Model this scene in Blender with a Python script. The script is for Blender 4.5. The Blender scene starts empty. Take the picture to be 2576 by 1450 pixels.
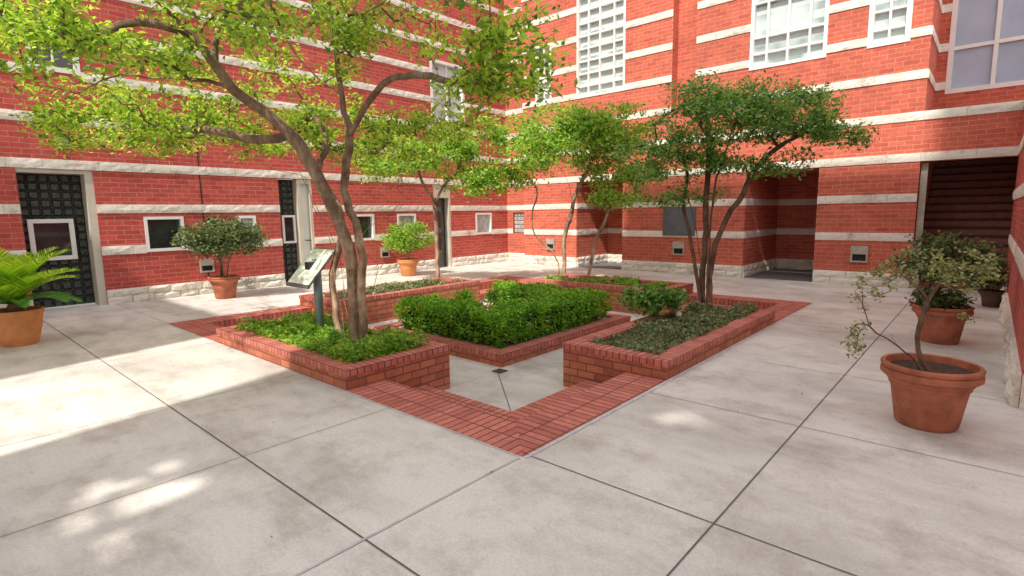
import bpy, math, random
import numpy as np
from mathutils import Vector, Matrix, noise
C=bpy.context.scene.collection
random.seed(7); RNG=np.random.default_rng(11)
H=1.55; FPX=1353.; RHO=.0146; PIT=math.atan(186/1353.); TH=math.radians(41.6)
# ---------------------------------------------------------------- survey helpers (world metres)
def ray(px,py):
    u=px-1288;v=725-py
    a=u*math.cos(RHO)+v*math.sin(RHO);b=-u*math.sin(RHO)+v*math.cos(RHO)
    F=FPX*math.cos(PIT)+b*math.sin(PIT);Z=-FPX*math.sin(PIT)+b*math.cos(PIT)
    return (-F*math.sin(TH)+a*math.cos(TH),F*math.cos(TH)+a*math.sin(TH),Z,F)
def G(px,py,z=0):
    d=ray(px,py);t=(z-H)/d[2];return (d[0]*t,d[1]*t,z)
def WX(px,py,X):
    d=ray(px,py);t=X/d[0];return (d[1]*t,H+d[2]*t)
def WY(px,py,Y):
    d=ray(px,py);t=Y/d[1];return (d[0]*t,H+d[2]*t)
def P(px,py,F):
    d=ray(px,py);t=F/d[3];return Vector((d[0]*t,d[1]*t,H+d[2]*t))
# ---------------------------------------------------------------- materials
def newmat(name):
    m=bpy.data.materials.new(name);m.use_nodes=True;nt=m.node_tree
    return m,nt,nt.nodes,nt.links,nt.nodes['Principled BSDF']
def math_(N,L,op,a,b=None,c=None):
    n=N.new('ShaderNodeMath');n.operation=op
    for i,x in enumerate((a,b,c)):
        if x is None: continue
        if isinstance(x,(int,float)): n.inputs[i].default_value=x
        else: L.new(x,n.inputs[i])
    return n.outputs[0]
def noise_(N,L,vec,scale,detail=4,rough=.6):
    n=N.new('ShaderNodeTexNoise');n.inputs['Scale'].default_value=scale;n.inputs['Detail'].default_value=detail;n.inputs['Roughness'].default_value=rough
    if vec is not None: L.new(vec,n.inputs['Vector'])
    return n.outputs['Fac']
def ramp_(N,L,fac,stops):
    r=N.new('ShaderNodeValToRGB');e=r.color_ramp.elements
    while len(e)<len(stops): e.new(.5)
    for i,(p,c) in enumerate(stops):
        e[i].position=p;e[i].color=(c,c,c,1) if isinstance(c,(int,float)) else (*c,1)
    L.new(fac,r.inputs[0]);return r.outputs[0]
def mix_(N,L,mode,fac,a,b):
    n=N.new('ShaderNodeMix');n.data_type='RGBA';n.blend_type=mode
    if isinstance(fac,(int,float)): n.inputs[0].default_value=fac
    else: L.new(fac,n.inputs[0])
    for i,x in ((6,a),(7,b)):
        if isinstance(x,tuple): n.inputs[i].default_value=(*x,1)
        else: L.new(x,n.inputs[i])
    return n.outputs[2]
def bump_(N,L,h,s,d,bsdf,prev=None):
    n=N.new('ShaderNodeBump');n.inputs['Strength'].default_value=s;n.inputs['Distance'].default_value=d
    L.new(h,n.inputs['Height'])
    if prev is not None: L.new(prev,n.inputs['Normal'])
    L.new(n.outputs[0],bsdf.inputs['Normal']);return n.outputs[0]
def pos_(N): return N.new('ShaderNodeNewGeometry').outputs['Position']
def brick_mat(name,mode,bw,rh,c1,c2,mort,ms=.009,bmp=.5,rough=.85,grime=.5,gr=.62,offset=.5):
    m,nt,N,L,B=newmat(name);p=pos_(N)
    s=N.new('ShaderNodeSeparateXYZ');L.new(p,s.inputs[0]);x,y,z=s.outputs
    if mode=='wall': U=math_(N,L,'ADD',x,y);V=z
    elif mode=='tx': U=math_(N,L,'ADD',y,z);V=x
    else: U=math_(N,L,'ADD',x,z);V=y
    cb=N.new('ShaderNodeCombineXYZ');L.new(math_(N,L,'ADD',U,50.03),cb.inputs[0]);L.new(math_(N,L,'ADD',V,50.0),cb.inputs[1])
    t=N.new('ShaderNodeTexBrick');L.new(cb.outputs[0],t.inputs['Vector']);t.offset=offset
    t.inputs['Scale'].default_value=1;t.inputs['Brick Width'].default_value=bw;t.inputs['Row Height'].default_value=rh
    t.inputs['Mortar Size'].default_value=ms;t.inputs['Mortar Smooth'].default_value=.2;t.inputs['Bias'].default_value=-.1
    t.inputs['Color1'].default_value=(*c1,1);t.inputs['Color2'].default_value=(*c2,1);t.inputs['Mortar'].default_value=(*mort,1)
    n1=noise_(N,L,p,.9,3,.65);n2=noise_(N,L,p,14,2,.7)
    col=mix_(N,L,'MULTIPLY',grime,t.outputs['Color'],ramp_(N,L,n1,[(.3,gr),(.6,1.0)]))
    col=mix_(N,L,'MULTIPLY',.5,col,ramp_(N,L,n2,[(.25,.55),(.6,1.0)]))
    L.new(col,B.inputs['Base Color']);B.inputs['Roughness'].default_value=rough
    h=math_(N,L,'SUBTRACT',math_(N,L,'MULTIPLY',n2,.35),t.outputs['Fac'])
    bump_(N,L,h,bmp,.012,B);return m
M={}
M['brick']=brick_mat('red_wall_brick','wall',.26,.0869,(.60,.10,.075),(.45,.062,.05),(.60,.28,.21),.005,.5)
M['brickb']=brick_mat('sunlit_tint_wall_brick','wall',.26,.0869,(.68,.155,.09),(.52,.10,.064),(.66,.34,.25),.005,.5)  # back wing copy of the brick, warm sunlit tone put into its colour
M['pbrick']=brick_mat('planter_brick','wall',.21,.08,(.62,.20,.10),(.40,.10,.06),(.24,.11,.08),.008,.9,grime=.3)
M['rowx']=brick_mat('rowlock_brick_x','tx',.21,.074,(.68,.23,.17),(.50,.135,.105),(.17,.06,.05),.006,.9,grime=.4,gr=.7,offset=.0)
M['rowy']=brick_mat('rowlock_brick_y','ty',.21,.074,(.68,.23,.17),(.50,.135,.105),(.17,.06,.05),.006,.9,grime=.4,gr=.7,offset=.0)
def simple(name,col,rough=.6,metal=0,ns=0,na=.3,bmp=0,spec=None,c2=None):
    m,nt,N,L,B=newmat(name);B.inputs['Roughness'].default_value=rough;B.inputs['Metallic'].default_value=metal
    if spec is not None: B.inputs['Specular IOR Level'].default_value=spec
    p=pos_(N);f=noise_(N,L,p,ns or 8,3,.65)
    c=c2 or tuple(x*(1-na) for x in col)
    L.new(ramp_(N,L,f,[(.3,c),(.65,col)]),B.inputs['Base Color'])
    if bmp: bump_(N,L,noise_(N,L,p,(ns or 8)*3,3,.7),bmp,.02,B)
    return m
def limestone():
    m,nt,N,L,B=newmat('limestone');p=pos_(N)
    a=noise_(N,L,p,2.6,4,.7);b=noise_(N,L,p,15,5,.78);s=N.new('ShaderNodeNewGeometry').outputs['Random Per Island']
    col=ramp_(N,L,a,[(.30,(.52,.48,.42)),(.42,(.80,.76,.67)),(.7,(.90,.87,.80))])
    col=mix_(N,L,'MULTIPLY',.8,col,ramp_(N,L,b,[(.29,.25),(.44,1.0)]))
    col=mix_(N,L,'MULTIPLY',.6,col,ramp_(N,L,s,[(0,.72),(1,1.0)]))
    L.new(col,B.inputs['Base Color']);B.inputs['Roughness'].default_value=.9
    bump_(N,L,b,.6,.02,B);return m
M['stone']=limestone()
def concrete():
    m,nt,N,L,B=newmat('concrete');p=pos_(N)
    b=noise_(N,L,p,1.9,6,.75);c=noise_(N,L,p,55,2,.7)
    mp=N.new('ShaderNodeMapping');L.new(p,mp.inputs[0]);mp.inputs['Scale'].default_value=(.5,1.5,1);mp.inputs['Rotation'].default_value=(0,0,.6)
    d=noise_(N,L,mp.outputs[0],1.0,5,.68);e=noise_(N,L,p,.42,3,.55)
    col=ramp_(N,L,e,[(.34,(.60,.57,.53)),(.50,(.76,.735,.69)),(.7,(.82,.79,.74))])
    col=mix_(N,L,'MULTIPLY',.62,col,ramp_(N,L,b,[(.33,(.58,.54,.51)),(.52,(1.,1.,1.))]))
    col=mix_(N,L,'MULTIPLY',.55,col,ramp_(N,L,d,[(.34,(.58,.55,.53)),(.54,(1.,1.,1.))]))
    col=mix_(N,L,'MULTIPLY',.35,col,ramp_(N,L,c,[(.3,.6),(.6,1.0)]))
    L.new(col,B.inputs['Base Color']);L.new(ramp_(N,L,b,[(.3,.5),(.7,.8)]),B.inputs['Roughness'])
    bump_(N,L,c,.15,.004,B);return m
M['conc']=concrete()
M['joint']=simple('joint_dark',(.16,.13,.115),.9)
M['caulk']=simple('joint_caulk',(.70,.64,.68),.8)
M['white']=simple('white_paint',(.82,.82,.80),.4,ns=3,na=.08)
M['cream']=simple('cream_jamb',(.60,.57,.48),.6,ns=3,na=.15)
M['darkglass']=simple('dark_glass',(.035,.04,.042),.04,ns=2,na=.6,spec=.9)
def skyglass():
    m,nt,N,L,B=newmat('sky_reflection_glass');p=pos_(N)
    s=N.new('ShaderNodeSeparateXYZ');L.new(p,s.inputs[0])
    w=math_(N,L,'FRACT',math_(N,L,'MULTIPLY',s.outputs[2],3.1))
    col=ramp_(N,L,w,[(.5,(.56,.64,.65)),(.56,(.26,.33,.33))])  # reflected sky and stripes painted into the pane colour
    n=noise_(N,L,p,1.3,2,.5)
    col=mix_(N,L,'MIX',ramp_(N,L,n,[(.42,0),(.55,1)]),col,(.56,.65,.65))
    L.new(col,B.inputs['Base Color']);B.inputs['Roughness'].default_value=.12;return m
M['skyglass']=skyglass()
M['blueglass']=simple('blue_shade_glass',(.42,.50,.64),.08,ns=1,na=.25)
def blockglass(name,c1,c2):
    m,nt,N,L,B=newmat(name);p=pos_(N);f=noise_(N,L,p,7,3,.6)
    L.new(ramp_(N,L,f,[(.35,c1),(.7,c2)]),B.inputs['Base Color']);B.inputs['Roughness'].default_value=.12
    B.inputs['Specular IOR Level'].default_value=.8
    bump_(N,L,noise_(N,L,p,30,3,.6),.8,.02,B);return m
M['gblock']=blockglass('glass_block_dark',(.010,.014,.012),(.04,.05,.04))
M['gblockl']=blockglass('glass_block_pale',(.32,.36,.36),(.6,.6,.57))
M['grout']=simple('grout',(.05,.053,.045),.8)
M['metal']=simple('dark_metal',(.05,.055,.055),.4,.6)
M['frame']=simple('grey_metal',(.22,.24,.24),.4,.5)
M['grate']=simple('grey_grate',(.16,.16,.15),.5,.4)
M['dark']=simple('dark_interior',(.02,.018,.018),.8)
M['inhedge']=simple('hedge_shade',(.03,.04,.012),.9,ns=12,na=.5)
M['steel']=simple('beige_steel',(.5,.47,.40),.5,.2)
M['post']=simple('green_grey_post',(.26,.34,.35),.45,.3)
M['marble']=simple('green_marble',(.22,.26,.25),.35,ns=9,c2=(.07,.10,.10))
M['board']=simple('slate_board',(.13,.15,.17),.35,ns=4)
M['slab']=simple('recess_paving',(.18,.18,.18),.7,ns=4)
M['terra']=simple('terracotta',(.52,.165,.09),.75,ns=5,na=.5,bmp=.2)
M['terra2']=simple('orange_terracotta',(.74,.30,.11),.7,ns=5,na=.3,bmp=.15)
M['darkpot']=simple('dark_clay',(.12,.07,.05),.7)
M['soil']=simple('soil',(.10,.06,.04),.95,ns=25,na=.7,bmp=.8)
M['mulch']=simple('mulch',(.60,.48,.40),.95,ns=30,na=.7,bmp=.9)
M['globe']=simple('white_globe',(.75,.78,.8),.3,ns=3,na=.05)
M['stair']=simple('brown_stair',(.30,.12,.085),.8)
M['nose']=simple('stair_nosing',(.05,.02,.018),.8)
M['bounce']=simple('pale_bounce_wall',(.85,.81,.75),.9,ns=2,na=.06)  # pale so the added unseen blockers bounce light into the court
M['roof']=simple('roof_gravel',(.35,.33,.3),.9)
def bark(name,c1,c2):
    m,nt,N,L,B=newmat(name);p=pos_(N)
    mp=N.new('ShaderNodeMapping');L.new(p,mp.inputs[0]);mp.inputs['Scale'].default_value=(1,1,.22)
    a=noise_(N,L,mp.outputs[0],26,4,.7);b=noise_(N,L,p,5,3,.6)
    col=mix_(N,L,'MIX',ramp_(N,L,b,[(.35,0),(.62,1)]),c1,c2)
    col=mix_(N,L,'MULTIPLY',.8,col,ramp_(N,L,a,[(.3,.35),(.6,1.0)]))
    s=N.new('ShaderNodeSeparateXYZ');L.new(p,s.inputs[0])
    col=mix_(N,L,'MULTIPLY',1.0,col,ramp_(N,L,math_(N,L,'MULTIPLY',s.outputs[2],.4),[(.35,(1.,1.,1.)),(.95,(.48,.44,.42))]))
    L.new(col,B.inputs['Base Color']);B.inputs['Roughness'].default_value=.85
    bump_(N,L,a,.8,.02,B);return m
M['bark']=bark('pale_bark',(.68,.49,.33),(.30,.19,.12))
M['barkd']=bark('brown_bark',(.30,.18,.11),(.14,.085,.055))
def leaf(name,cols,trans=.4,rough=.45):
    m,nt,N,L,B=newmat(name);g=N.new('ShaderNodeNewGeometry')
    col=ramp_(N,L,g.outputs['Random Per Island'],[(i/(len(cols)-1),c) for i,c in enumerate(cols)])
    L.new(col,B.inputs['Base Color']);B.inputs['Roughness'].default_value=rough
    t=N.new('ShaderNodeBsdfTranslucent');hs=N.new('ShaderNodeHueSaturation');hs.inputs['Value'].default_value=1.7;hs.inputs['Hue'].default_value=.49
    L.new(col,hs.inputs['Color']);L.new(hs.outputs[0],t.inputs['Color'])
    mx=N.new('ShaderNodeMixShader');mx.inputs[0].default_value=trans
    L.new(B.outputs[0],mx.inputs[1]);L.new(t.outputs[0],mx.inputs[2]);L.new(mx.outputs[0],N['Material Output'].inputs['Surface']);return m
M['leafT1']=leaf('leaf_yellow_green',[(.06,.14,.02),(.22,.40,.03),(.50,.64,.07),(.40,.58,.06),(.12,.24,.03)],.5)
M['leafT3']=leaf('leaf_fresh_green',[(.06,.17,.03),(.18,.40,.04),(.38,.58,.07),(.42,.56,.09)],.45)
M['leafT2']=leaf('leaf_mid_green',[(.025,.10,.02),(.09,.27,.04),(.28,.48,.08),(.24,.34,.12)],.4)
M['leafHedge']=leaf('leaf_hedge',[(.04,.17,.01),(.18,.46,.03),(.42,.70,.07)],.45)
M['leafDull']=leaf('leaf_olive',[(.10,.15,.04),(.26,.32,.10),(.46,.46,.19)],.35)
M['leafCover']=leaf('leaf_cover_dull',[(.05,.11,.03),(.16,.24,.07),(.36,.30,.20),(.25,.33,.12)],.25)
M['leafCoverB']=leaf('leaf_cover_bright',[(.05,.20,.02),(.20,.44,.03),(.44,.60,.08),(.12,.29,.04)],.4)
M['leafPot']=leaf('leaf_dark_olive',[(.03,.07,.02),(.10,.16,.05),(.25,.29,.10)],.3)
M['sago']=leaf('sago_leaf',[(.10,.30,.02),(.36,.60,.03),(.64,.78,.07)],.5,.35)
M['sagod']=leaf('sago_leaf_dark',[(.02,.12,.02),(.07,.24,.03),(.18,.38,.04)],.3,.35)
# ---------------------------------------------------------------- mesh builder
ORG={}
class MB:
    def __init__(s): s.v=[];s.f=[];s.m=[]
    def quad(s,a,b,c,d,mi=0):
        n=len(s.v);s.v+=[tuple(a),tuple(b),tuple(c),tuple(d)];s.f.append((n,n+1,n+2,n+3));s.m.append(mi)
    def box(s,x0,x1,y0,y1,z0,z1,mi=0,bev=0):
        if x0>x1:x0,x1=x1,x0
        if y0>y1:y0,y1=y1,y0
        n=len(s.v)
        s.v+=[(x0,y0,z0),(x1,y0,z0),(x1,y1,z0),(x0,y1,z0),(x0,y0,z1),(x1,y0,z1),(x1,y1,z1),(x0,y1,z1)]
        for q in ((0,3,2,1),(4,5,6,7),(0,1,5,4),(1,2,6,5),(2,3,7,6),(3,0,4,7)): s.f.append(tuple(n+i for i in q));s.m.append(mi)
    def prism(s,poly,z0,z1,mi=0):
        n=len(s.v);k=len(poly)
        s.v+=[(x,y,z0) for x,y in poly]+[(x,y,z1) for x,y in poly]
        s.f.append(tuple(n+k-1-i for i in range(k)));s.m.append(mi)
        s.f.append(tuple(n+k+i for i in range(k)));s.m.append(mi)
        for i in range(k):
            j=(i+1)%k;s.f.append((n+i,n+j,n+k+j,n+k+i));s.m.append(mi)
    def tube(s,pts,rad,k=8,mi=0,rough=0,cap=True):
        pts=[Vector(p) for p in pts];n0=len(s.v);up=Vector((.3,.9,.1)).normalized()
        for i,p in enumerate(pts):
            d=(pts[min(i+1,len(pts)-1)]-pts[max(i-1,0)])
            if d.length<1e-6: d=Vector((0,0,1))
            d.normalize();x=up-d*up.dot(d)
            if x.length<1e-3: x=Vector((1,0,0))-d*d.x
            x.normalize();up=x;y=d.cross(x)
            for j in range(k):
                a=2*math.pi*j/k;r=rad[i]
                if rough: r*=1+rough*math.sin(3*a+i*.25)+rough*noise.noise(Vector((math.cos(a)*2,math.sin(a)*2,i*.35)))
                s.v.append(tuple(p+x*(r*math.cos(a))+y*(r*math.sin(a))))
        for i in range(len(pts)-1):
            for j in range(k):
                a=n0+i*k+j;b=n0+i*k+(j+1)%k;s.f.append((a,b,b+k,a+k));s.m.append(mi)
        if cap:
            s.f.append(tuple(n0+k-1-j for j in range(k)));s.m.append(mi)
            e=n0+(len(pts)-1)*k;s.f.append(tuple(e+j for j in range(k)));s.m.append(mi)
    def lathe(s,prof,c,k=40,mi=0):
        n0=len(s.v)
        for r,z in prof:
            for j in range(k):
                a=2*math.pi*j/k;s.v.append((c[0]+r*math.cos(a),c[1]+r*math.sin(a),c[2]+z))
        for i in range(len(prof)-1):
            for j in range(k):
                a=n0+i*k+j;b=n0+i*k+(j+1)%k;s.f.append((a,b,b+k,a+k));s.m.append(mi)
    def build(s,name,mats,parent=None,org=(0,0,0),smooth=False):
        if not isinstance(mats,(list,tuple)): mats=[mats]
        o0=Vector(ORG[parent.name]) if parent else Vector(org)
        me=bpy.data.meshes.new(name)
        va=np.array(s.v,dtype=float).reshape(-1,3)-np.array(o0)
        me.from_pydata(va.tolist(),[],s.f)
        for m in mats: me.materials.append(m)
        if len(mats)>1: me.polygons.foreach_set('material_index',s.m)
        if smooth: me.polygons.foreach_set('use_smooth',[True]*len(s.f))
        me.update();o=bpy.data.objects.new(name,me);C.objects.link(o)
        if parent: o.parent=parent
        else: o.location=o0
        ORG[o.name]=tuple(o0);return o
def thing(name,label,cat,loc=(0,0,0),group=None):
    o=bpy.data.objects.new(name,None);C.objects.link(o);o.location=loc;ORG[o.name]=tuple(loc)
    o['label']=label;o['category']=cat
    if group:o['group']=group
    return o
def tag(o,label,cat,group=None,kind=None):
    o['label']=label;o['category']=cat
    if group:o['group']=group
    if kind:o['kind']=kind
    return o
def struct(name,mb,m):
    o=mb.build(name,m);o['kind']='structure';return o
# ---------------------------------------------------------------- planes: (axis,const,sign of outward normal)
def pt(pl,u,d,z):
    ax,c,s=pl;return (c+s*d,u,z) if ax=='X' else (u,c+s*d,z)
def pbox(mb,pl,u0,u1,d0,d1,z0,z1,mi=0):
    a=pt(pl,u0,d0,z0);b=pt(pl,u1,d1,z1);mb.box(a[0],b[0],a[1],b[1],z0,z1,mi)
def wall_face(mb,pl,u0,u1,z0,z1,holes=(),depth=.25):
    us=sorted({u0,u1,*[min(max(h[i],u0),u1) for h in holes for i in (0,1)]});zs=sorted({z0,z1,*[min(max(h[i],z0),z1) for h in holes for i in (2,3)]})
    for i in range(len(us)-1):
        for j in range(len(zs)-1):
            cu=(us[i]+us[i+1])/2;cz=(zs[j]+zs[j+1])/2
            if any(h[0]<cu<h[1] and h[2]<cz<h[3] for h in holes): continue
            mb.quad(pt(pl,us[i],0,zs[j]),pt(pl,us[i+1],0,zs[j]),pt(pl,us[i+1],0,zs[j+1]),pt(pl,us[i],0,zs[j+1]))
    for h in holes:
        d=-(h[4] if len(h)>4 else depth);a,b,c,e=h[:4]
        mb.quad(pt(pl,a,0,c),pt(pl,a,d,c),pt(pl,a,d,e),pt(pl,a,0,e));mb.quad(pt(pl,b,0,c),pt(pl,b,d,c),pt(pl,b,d,e),pt(pl,b,0,e))
        mb.quad(pt(pl,a,0,e),pt(pl,b,0,e),pt(pl,b,d,e),pt(pl,a,d,e))
        if c>.01: mb.quad(pt(pl,a,0,c),pt(pl,b,0,c),pt(pl,b,d,c),pt(pl,a,d,c))
BZ=[.91+.76*k for k in range(12)];BT=.16
def stone_run(mb,pl,u0,u1,z0,z1,proud=.022,lo=.4,hi=1.0,amp=.012):
    u=u0
    while u<u1-.02:
        w=random.uniform(lo,hi);e=min(u+w,u1)
        if u1-e<.2: e=u1
        nx=max(2,int((e-u)/.09));nz=3 if z1-z0<.2 else 4;n0=len(mb.v);sd=random.uniform(0,99);off=random.uniform(-.3,.45)*amp
        g=.002 if amp<.02 else .005
        for j in range(nz+1):
            for i in range(nx+1):
                uu=u+g+(e-u-2*g)*i/nx;zz=z0+(z1-z0)*j/nz
                edge=(i in(0,nx)) or (j in (0,nz))
                dd=proud+off+(noise.noise(Vector((uu*6,zz*9,sd)))*amp+noise.noise(Vector((uu*19,zz*22,sd)))*amp*.7 if not edge else -.6*amp)
                mb.v.append(pt(pl,uu,dd,zz))
        for j in range(nz):
            for i in range(nx):
                a=n0+j*(nx+1)+i;mb.f.append((a,a+1,a+nx+2,a+nx+1));mb.m.append(0)
        def ed(i1,j1,i2,j2):
            a=n0+j1*(nx+1)+i1;b=n0+j2*(nx+1)+i2
            def back(q):
                v=list(mb.v[q])
                if pl[0]=='X': v[0]=pl[1]-pl[2]*.01
                else: v[1]=pl[1]-pl[2]*.01
                return tuple(v)
            k=len(mb.v);mb.v+=[back(a),back(b)];mb.f.append((a,b,k+1,k));mb.m.append(0)
        for i in range(nx): ed(i,0,i+1,0);ed(i,nz,i+1,nz)
        for j in range(nz): ed(0,j,0,j+1);ed(nx,j,nx,j+1)
        u=e
def bands(parent,pl,u0,u1,zmax,holes=(),zmin=0,base=True,ks=range(12)):
    rows=[]
    if base and zmin<.1: rows.append((0,.27))
    for k in ks:
        if BZ[k]>=zmin-.01 and BZ[k]+BT<=zmax+.01: rows.append((BZ[k],BZ[k]+BT))
    for (a,b) in rows:
        segs=[(u0,u1)]
        for h in holes:
            if h[2]<b-.005 and h[3]>a+.005:
                ns=[]
                for s in segs:
                    if h[1]<=s[0] or h[0]>=s[1]: ns.append(s)
                    else:
                        if h[0]>s[0]: ns.append((s[0],h[0]))
                        if h[1]<s[1]: ns.append((h[1],s[1]))
                segs=ns
        for s in segs:
            if s[1]-s[0]<=.03: continue
            mb=MB()
            if b<.28:
                stone_run(mb,pl,s[0],s[1],0,.133,.058,.3,.65,.034);stone_run(mb,pl,s[0],s[1],.137,.27,.048,.3,.65,.034);mb.build('stone_base',M['stone'],parent)
            else:
                stone_run(mb,pl,s[0],s[1],a,b,.022,amp=.010);mb.build('stone_band',M['stone'],parent)
def window(parent,pl,u0,u1,z0,z1,us=(),zs=(),fw=.06,mw=.03,back=.12,fm='white',gm='darkglass',proud=.015,sill=True):
    f=MB()
    pbox(f,pl,u0,u0+fw,-back,proud,z0,z1);pbox(f,pl,u1-fw,u1,-back,proud,z0,z1)
    pbox(f,pl,u0+fw,u1-fw,-back,proud,z0,z0+fw);pbox(f,pl,u0+fw,u1-fw,-back,proud,z1-fw,z1)
    for u in us: pbox(f,pl,u-mw/2,u+mw/2,-back+.02,-.03,z0+fw,z1-fw)
    for z in zs: pbox(f,pl,u0+fw,u1-fw,-back+.022,-.034,z-mw/2,z+mw/2)
    o=f.build('window',M[fm],parent)
    g=MB();g.quad(pt(pl,u0+.01,-back+.03,z0+.01),pt(pl,u1-.01,-back+.03,z0+.01),pt(pl,u1-.01,-back+.03,z1-.01),pt(pl,u0+.01,-back+.03,z1-.01))
    g.build('pane',M[gm],o);return o
def glassblocks(parent,pl,u0,u1,z0,z1,back=.2,gm='gblock',size=.145):
    o=MB();o.quad(pt(pl,u0,-back,z0),pt(pl,u1,-back,z0),pt(pl,u1,-back,z1),pt(pl,u0,-back,z1))
    nu=max(1,round((u1-u0)/size));nz=max(1,round((z1-z0)/size))
    for i in range(nu):
        for j in range(nz):
            a=u0+(u1-u0)*i/nu+.006;b=u0+(u1-u0)*(i+1)/nu-.006;c=z0+(z1-z0)*j/nz+.006;e=z0+(z1-z0)*(j+1)/nz-.006
            q=.022;d0=-back+.003;d1=-back+.028
            A=[pt(pl,a,d0,c),pt(pl,b,d0,c),pt(pl,b,d0,e),pt(pl,a,d0,e)];B_=[pt(pl,a+q,d1,c+q),pt(pl,b-q,d1,c+q),pt(pl,b-q,d1,e-q),pt(pl,a+q,d1,e-q)]
            o.quad(*B_,1)
            for k in range(4): o.quad(A[k],A[(k+1)%4],B_[(k+1)%4],B_[k],1)
    return o.build('glass_block_panel',[M['grout'],M[gm]],parent)
# ================================================================ GROUND
XL=-12.1;YB=12.95;XR=.27
X0,X1,Y0,Y1=-9.1,-2.14,2.49,10.0
g=MB()
def sheet(x0,x1,y0,y1,z=0): g.quad((x0,y0,z),(x1,y0,z),(x1,y1,z),(x0,y1,z))
sheet(-60,60,-60,Y0);sheet(-60,60,Y1,60);sheet(-60,X0,Y0,Y1);sheet(X1,60,Y0,Y1)
struct('pavement',g,M['conc'])
g=MB();g.quad((X0,Y0,-.30),(X1,Y0,-.30),(X1,Y1,-.30),(X0,Y1,-.30));
struct('sunken_floor',g,M['conc'])
g=MB()
def jl(x0,y0,x1,y1,w=.011,z=.004,mi=0):
    w*=.66
    if abs(x1-x0)>abs(y1-y0): g.quad((x0,y0-w/2,z),(x1,y0-w/2,z),(x1,y0+w/2,z),(x0,y0+w/2,z),mi)
    else: g.quad((x0-w/2,y0,z),(x0+w/2,y0,z),(x0+w/2,y1,z),(x0-w/2,y1,z),mi)
jl(-12.1,1.32,4,1.32,.013);jl(-12.1,-.2,4,-.2);jl(-2.13,2.53,4,2.53);jl(-2.13,4.14,.4,4.14,.008);jl(-2.13,5.72,.4,5.72,.008);jl(-2.13,7.3,.4,7.3,.008);jl(-2.13,8.9,.4,8.9,.008)
jl(-.92,-4,-.92,12.9,.012,.0045);jl(-3.55,-4,-3.55,2.48,.007,.0045);jl(-5.03,-4,-5.03,2.48,.007,.0045);jl(-7.2,-4,-7.2,2.48,.009,.0045);jl(-9.12,-4,-9.12,12.9,.009,.0045)
jl(-10.6,-4,-10.6,12.9,.009,.0045)
for y in (2.5,4.2,5.9,7.6,9.3,11): jl(-12.1,y,-9.13,y,.009)
for x in (-4.4,-6.6): jl(x,10.01,x,12.9,.009,.0045)
jl(-9.1,11.5,-.92,11.5,.009)
struct('pavement_joint',g,M['joint'])
g=MB();jl(-2.15,-4,-2.15,2.47,.026,.0048);g.quad((-2.12,2.49,.0044),(-2.10,2.49,.0044),(-2.10,10,.0044),(-2.12,10,.0044))
jl(-9,2.475,-2.15,2.475,.014,.0044)
struct('pavement_caulk',g,M['caulk'])
g=MB()
n=Vector((1.55,-1.35,0)).normalized();pn=Vector((-n.y,n.x,0))*.004;a=Vector((-4.3,4.55,-.296));b=Vector((-3.0,3.4,-.296))
g.quad(a+pn,b+pn,b-pn,a-pn);struct('floor_joint',g,M['joint'])
# drain grate
g=MB();c=G(1257,934,-.296);g.box(c[0]-.07,c[0]+.07,c[1]-.07,c[1]+.07,-.296,-.29)
for i in range(5): g.box(c[0]-.06,c[0]+.06,c[1]-.06+i*.026,c[1]-.05+i*.026,-.29,-.286)
tag(g.build('drain_grate',M['grate'],org=(c[0],c[1],-.296)),'small square grey drain grate in the sunken floor before the hedge bed','drain')
# corner steps
def corner(cx,cy,sx,sy,lx,ly,label):
    t=thing('brick_step',label,'steps',(cx,cy,0),'brick corner steps into the sunken court')
    for k,(z1,w0,w1) in enumerate(((.003,0,.42),(-.165,.43,.88))):
        a=MB();zb=-.31
        px=[(cx+sx*w0,cy+sy*w0),(cx+sx*lx,cy+sy*w0),(cx+sx*lx,cy+sy*w1),(cx+sx*w1,cy+sy*w1)]
        py=[(cx+sx*w0,cy+sy*w0),(cx+sx*w0,cy+sy*ly),(cx+sx*w1,cy+sy*ly),(cx+sx*w1,cy+sy*w1)]
        a.prism(px,zb,z1,0);a.prism(py,zb,z1,1)
        a.build('tread',[M['rowx'],M['rowy']],t)
corner(X1,Y0,-1,1,2.08,2.06,'pink brick corner steps pointing at the viewer between the two front planters')
corner(X0,Y0,1,1,1.9,2.06,'brick corner steps left of the planter that holds the sign')
corner(X1,Y1,-1,-1,2.06,2.1,'brick corner steps at the right back corner of the sunken court')
corner(X0,Y1,1,-1,1.9,2.1,'brick corner steps at the left back corner of the sunken court')
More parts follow.
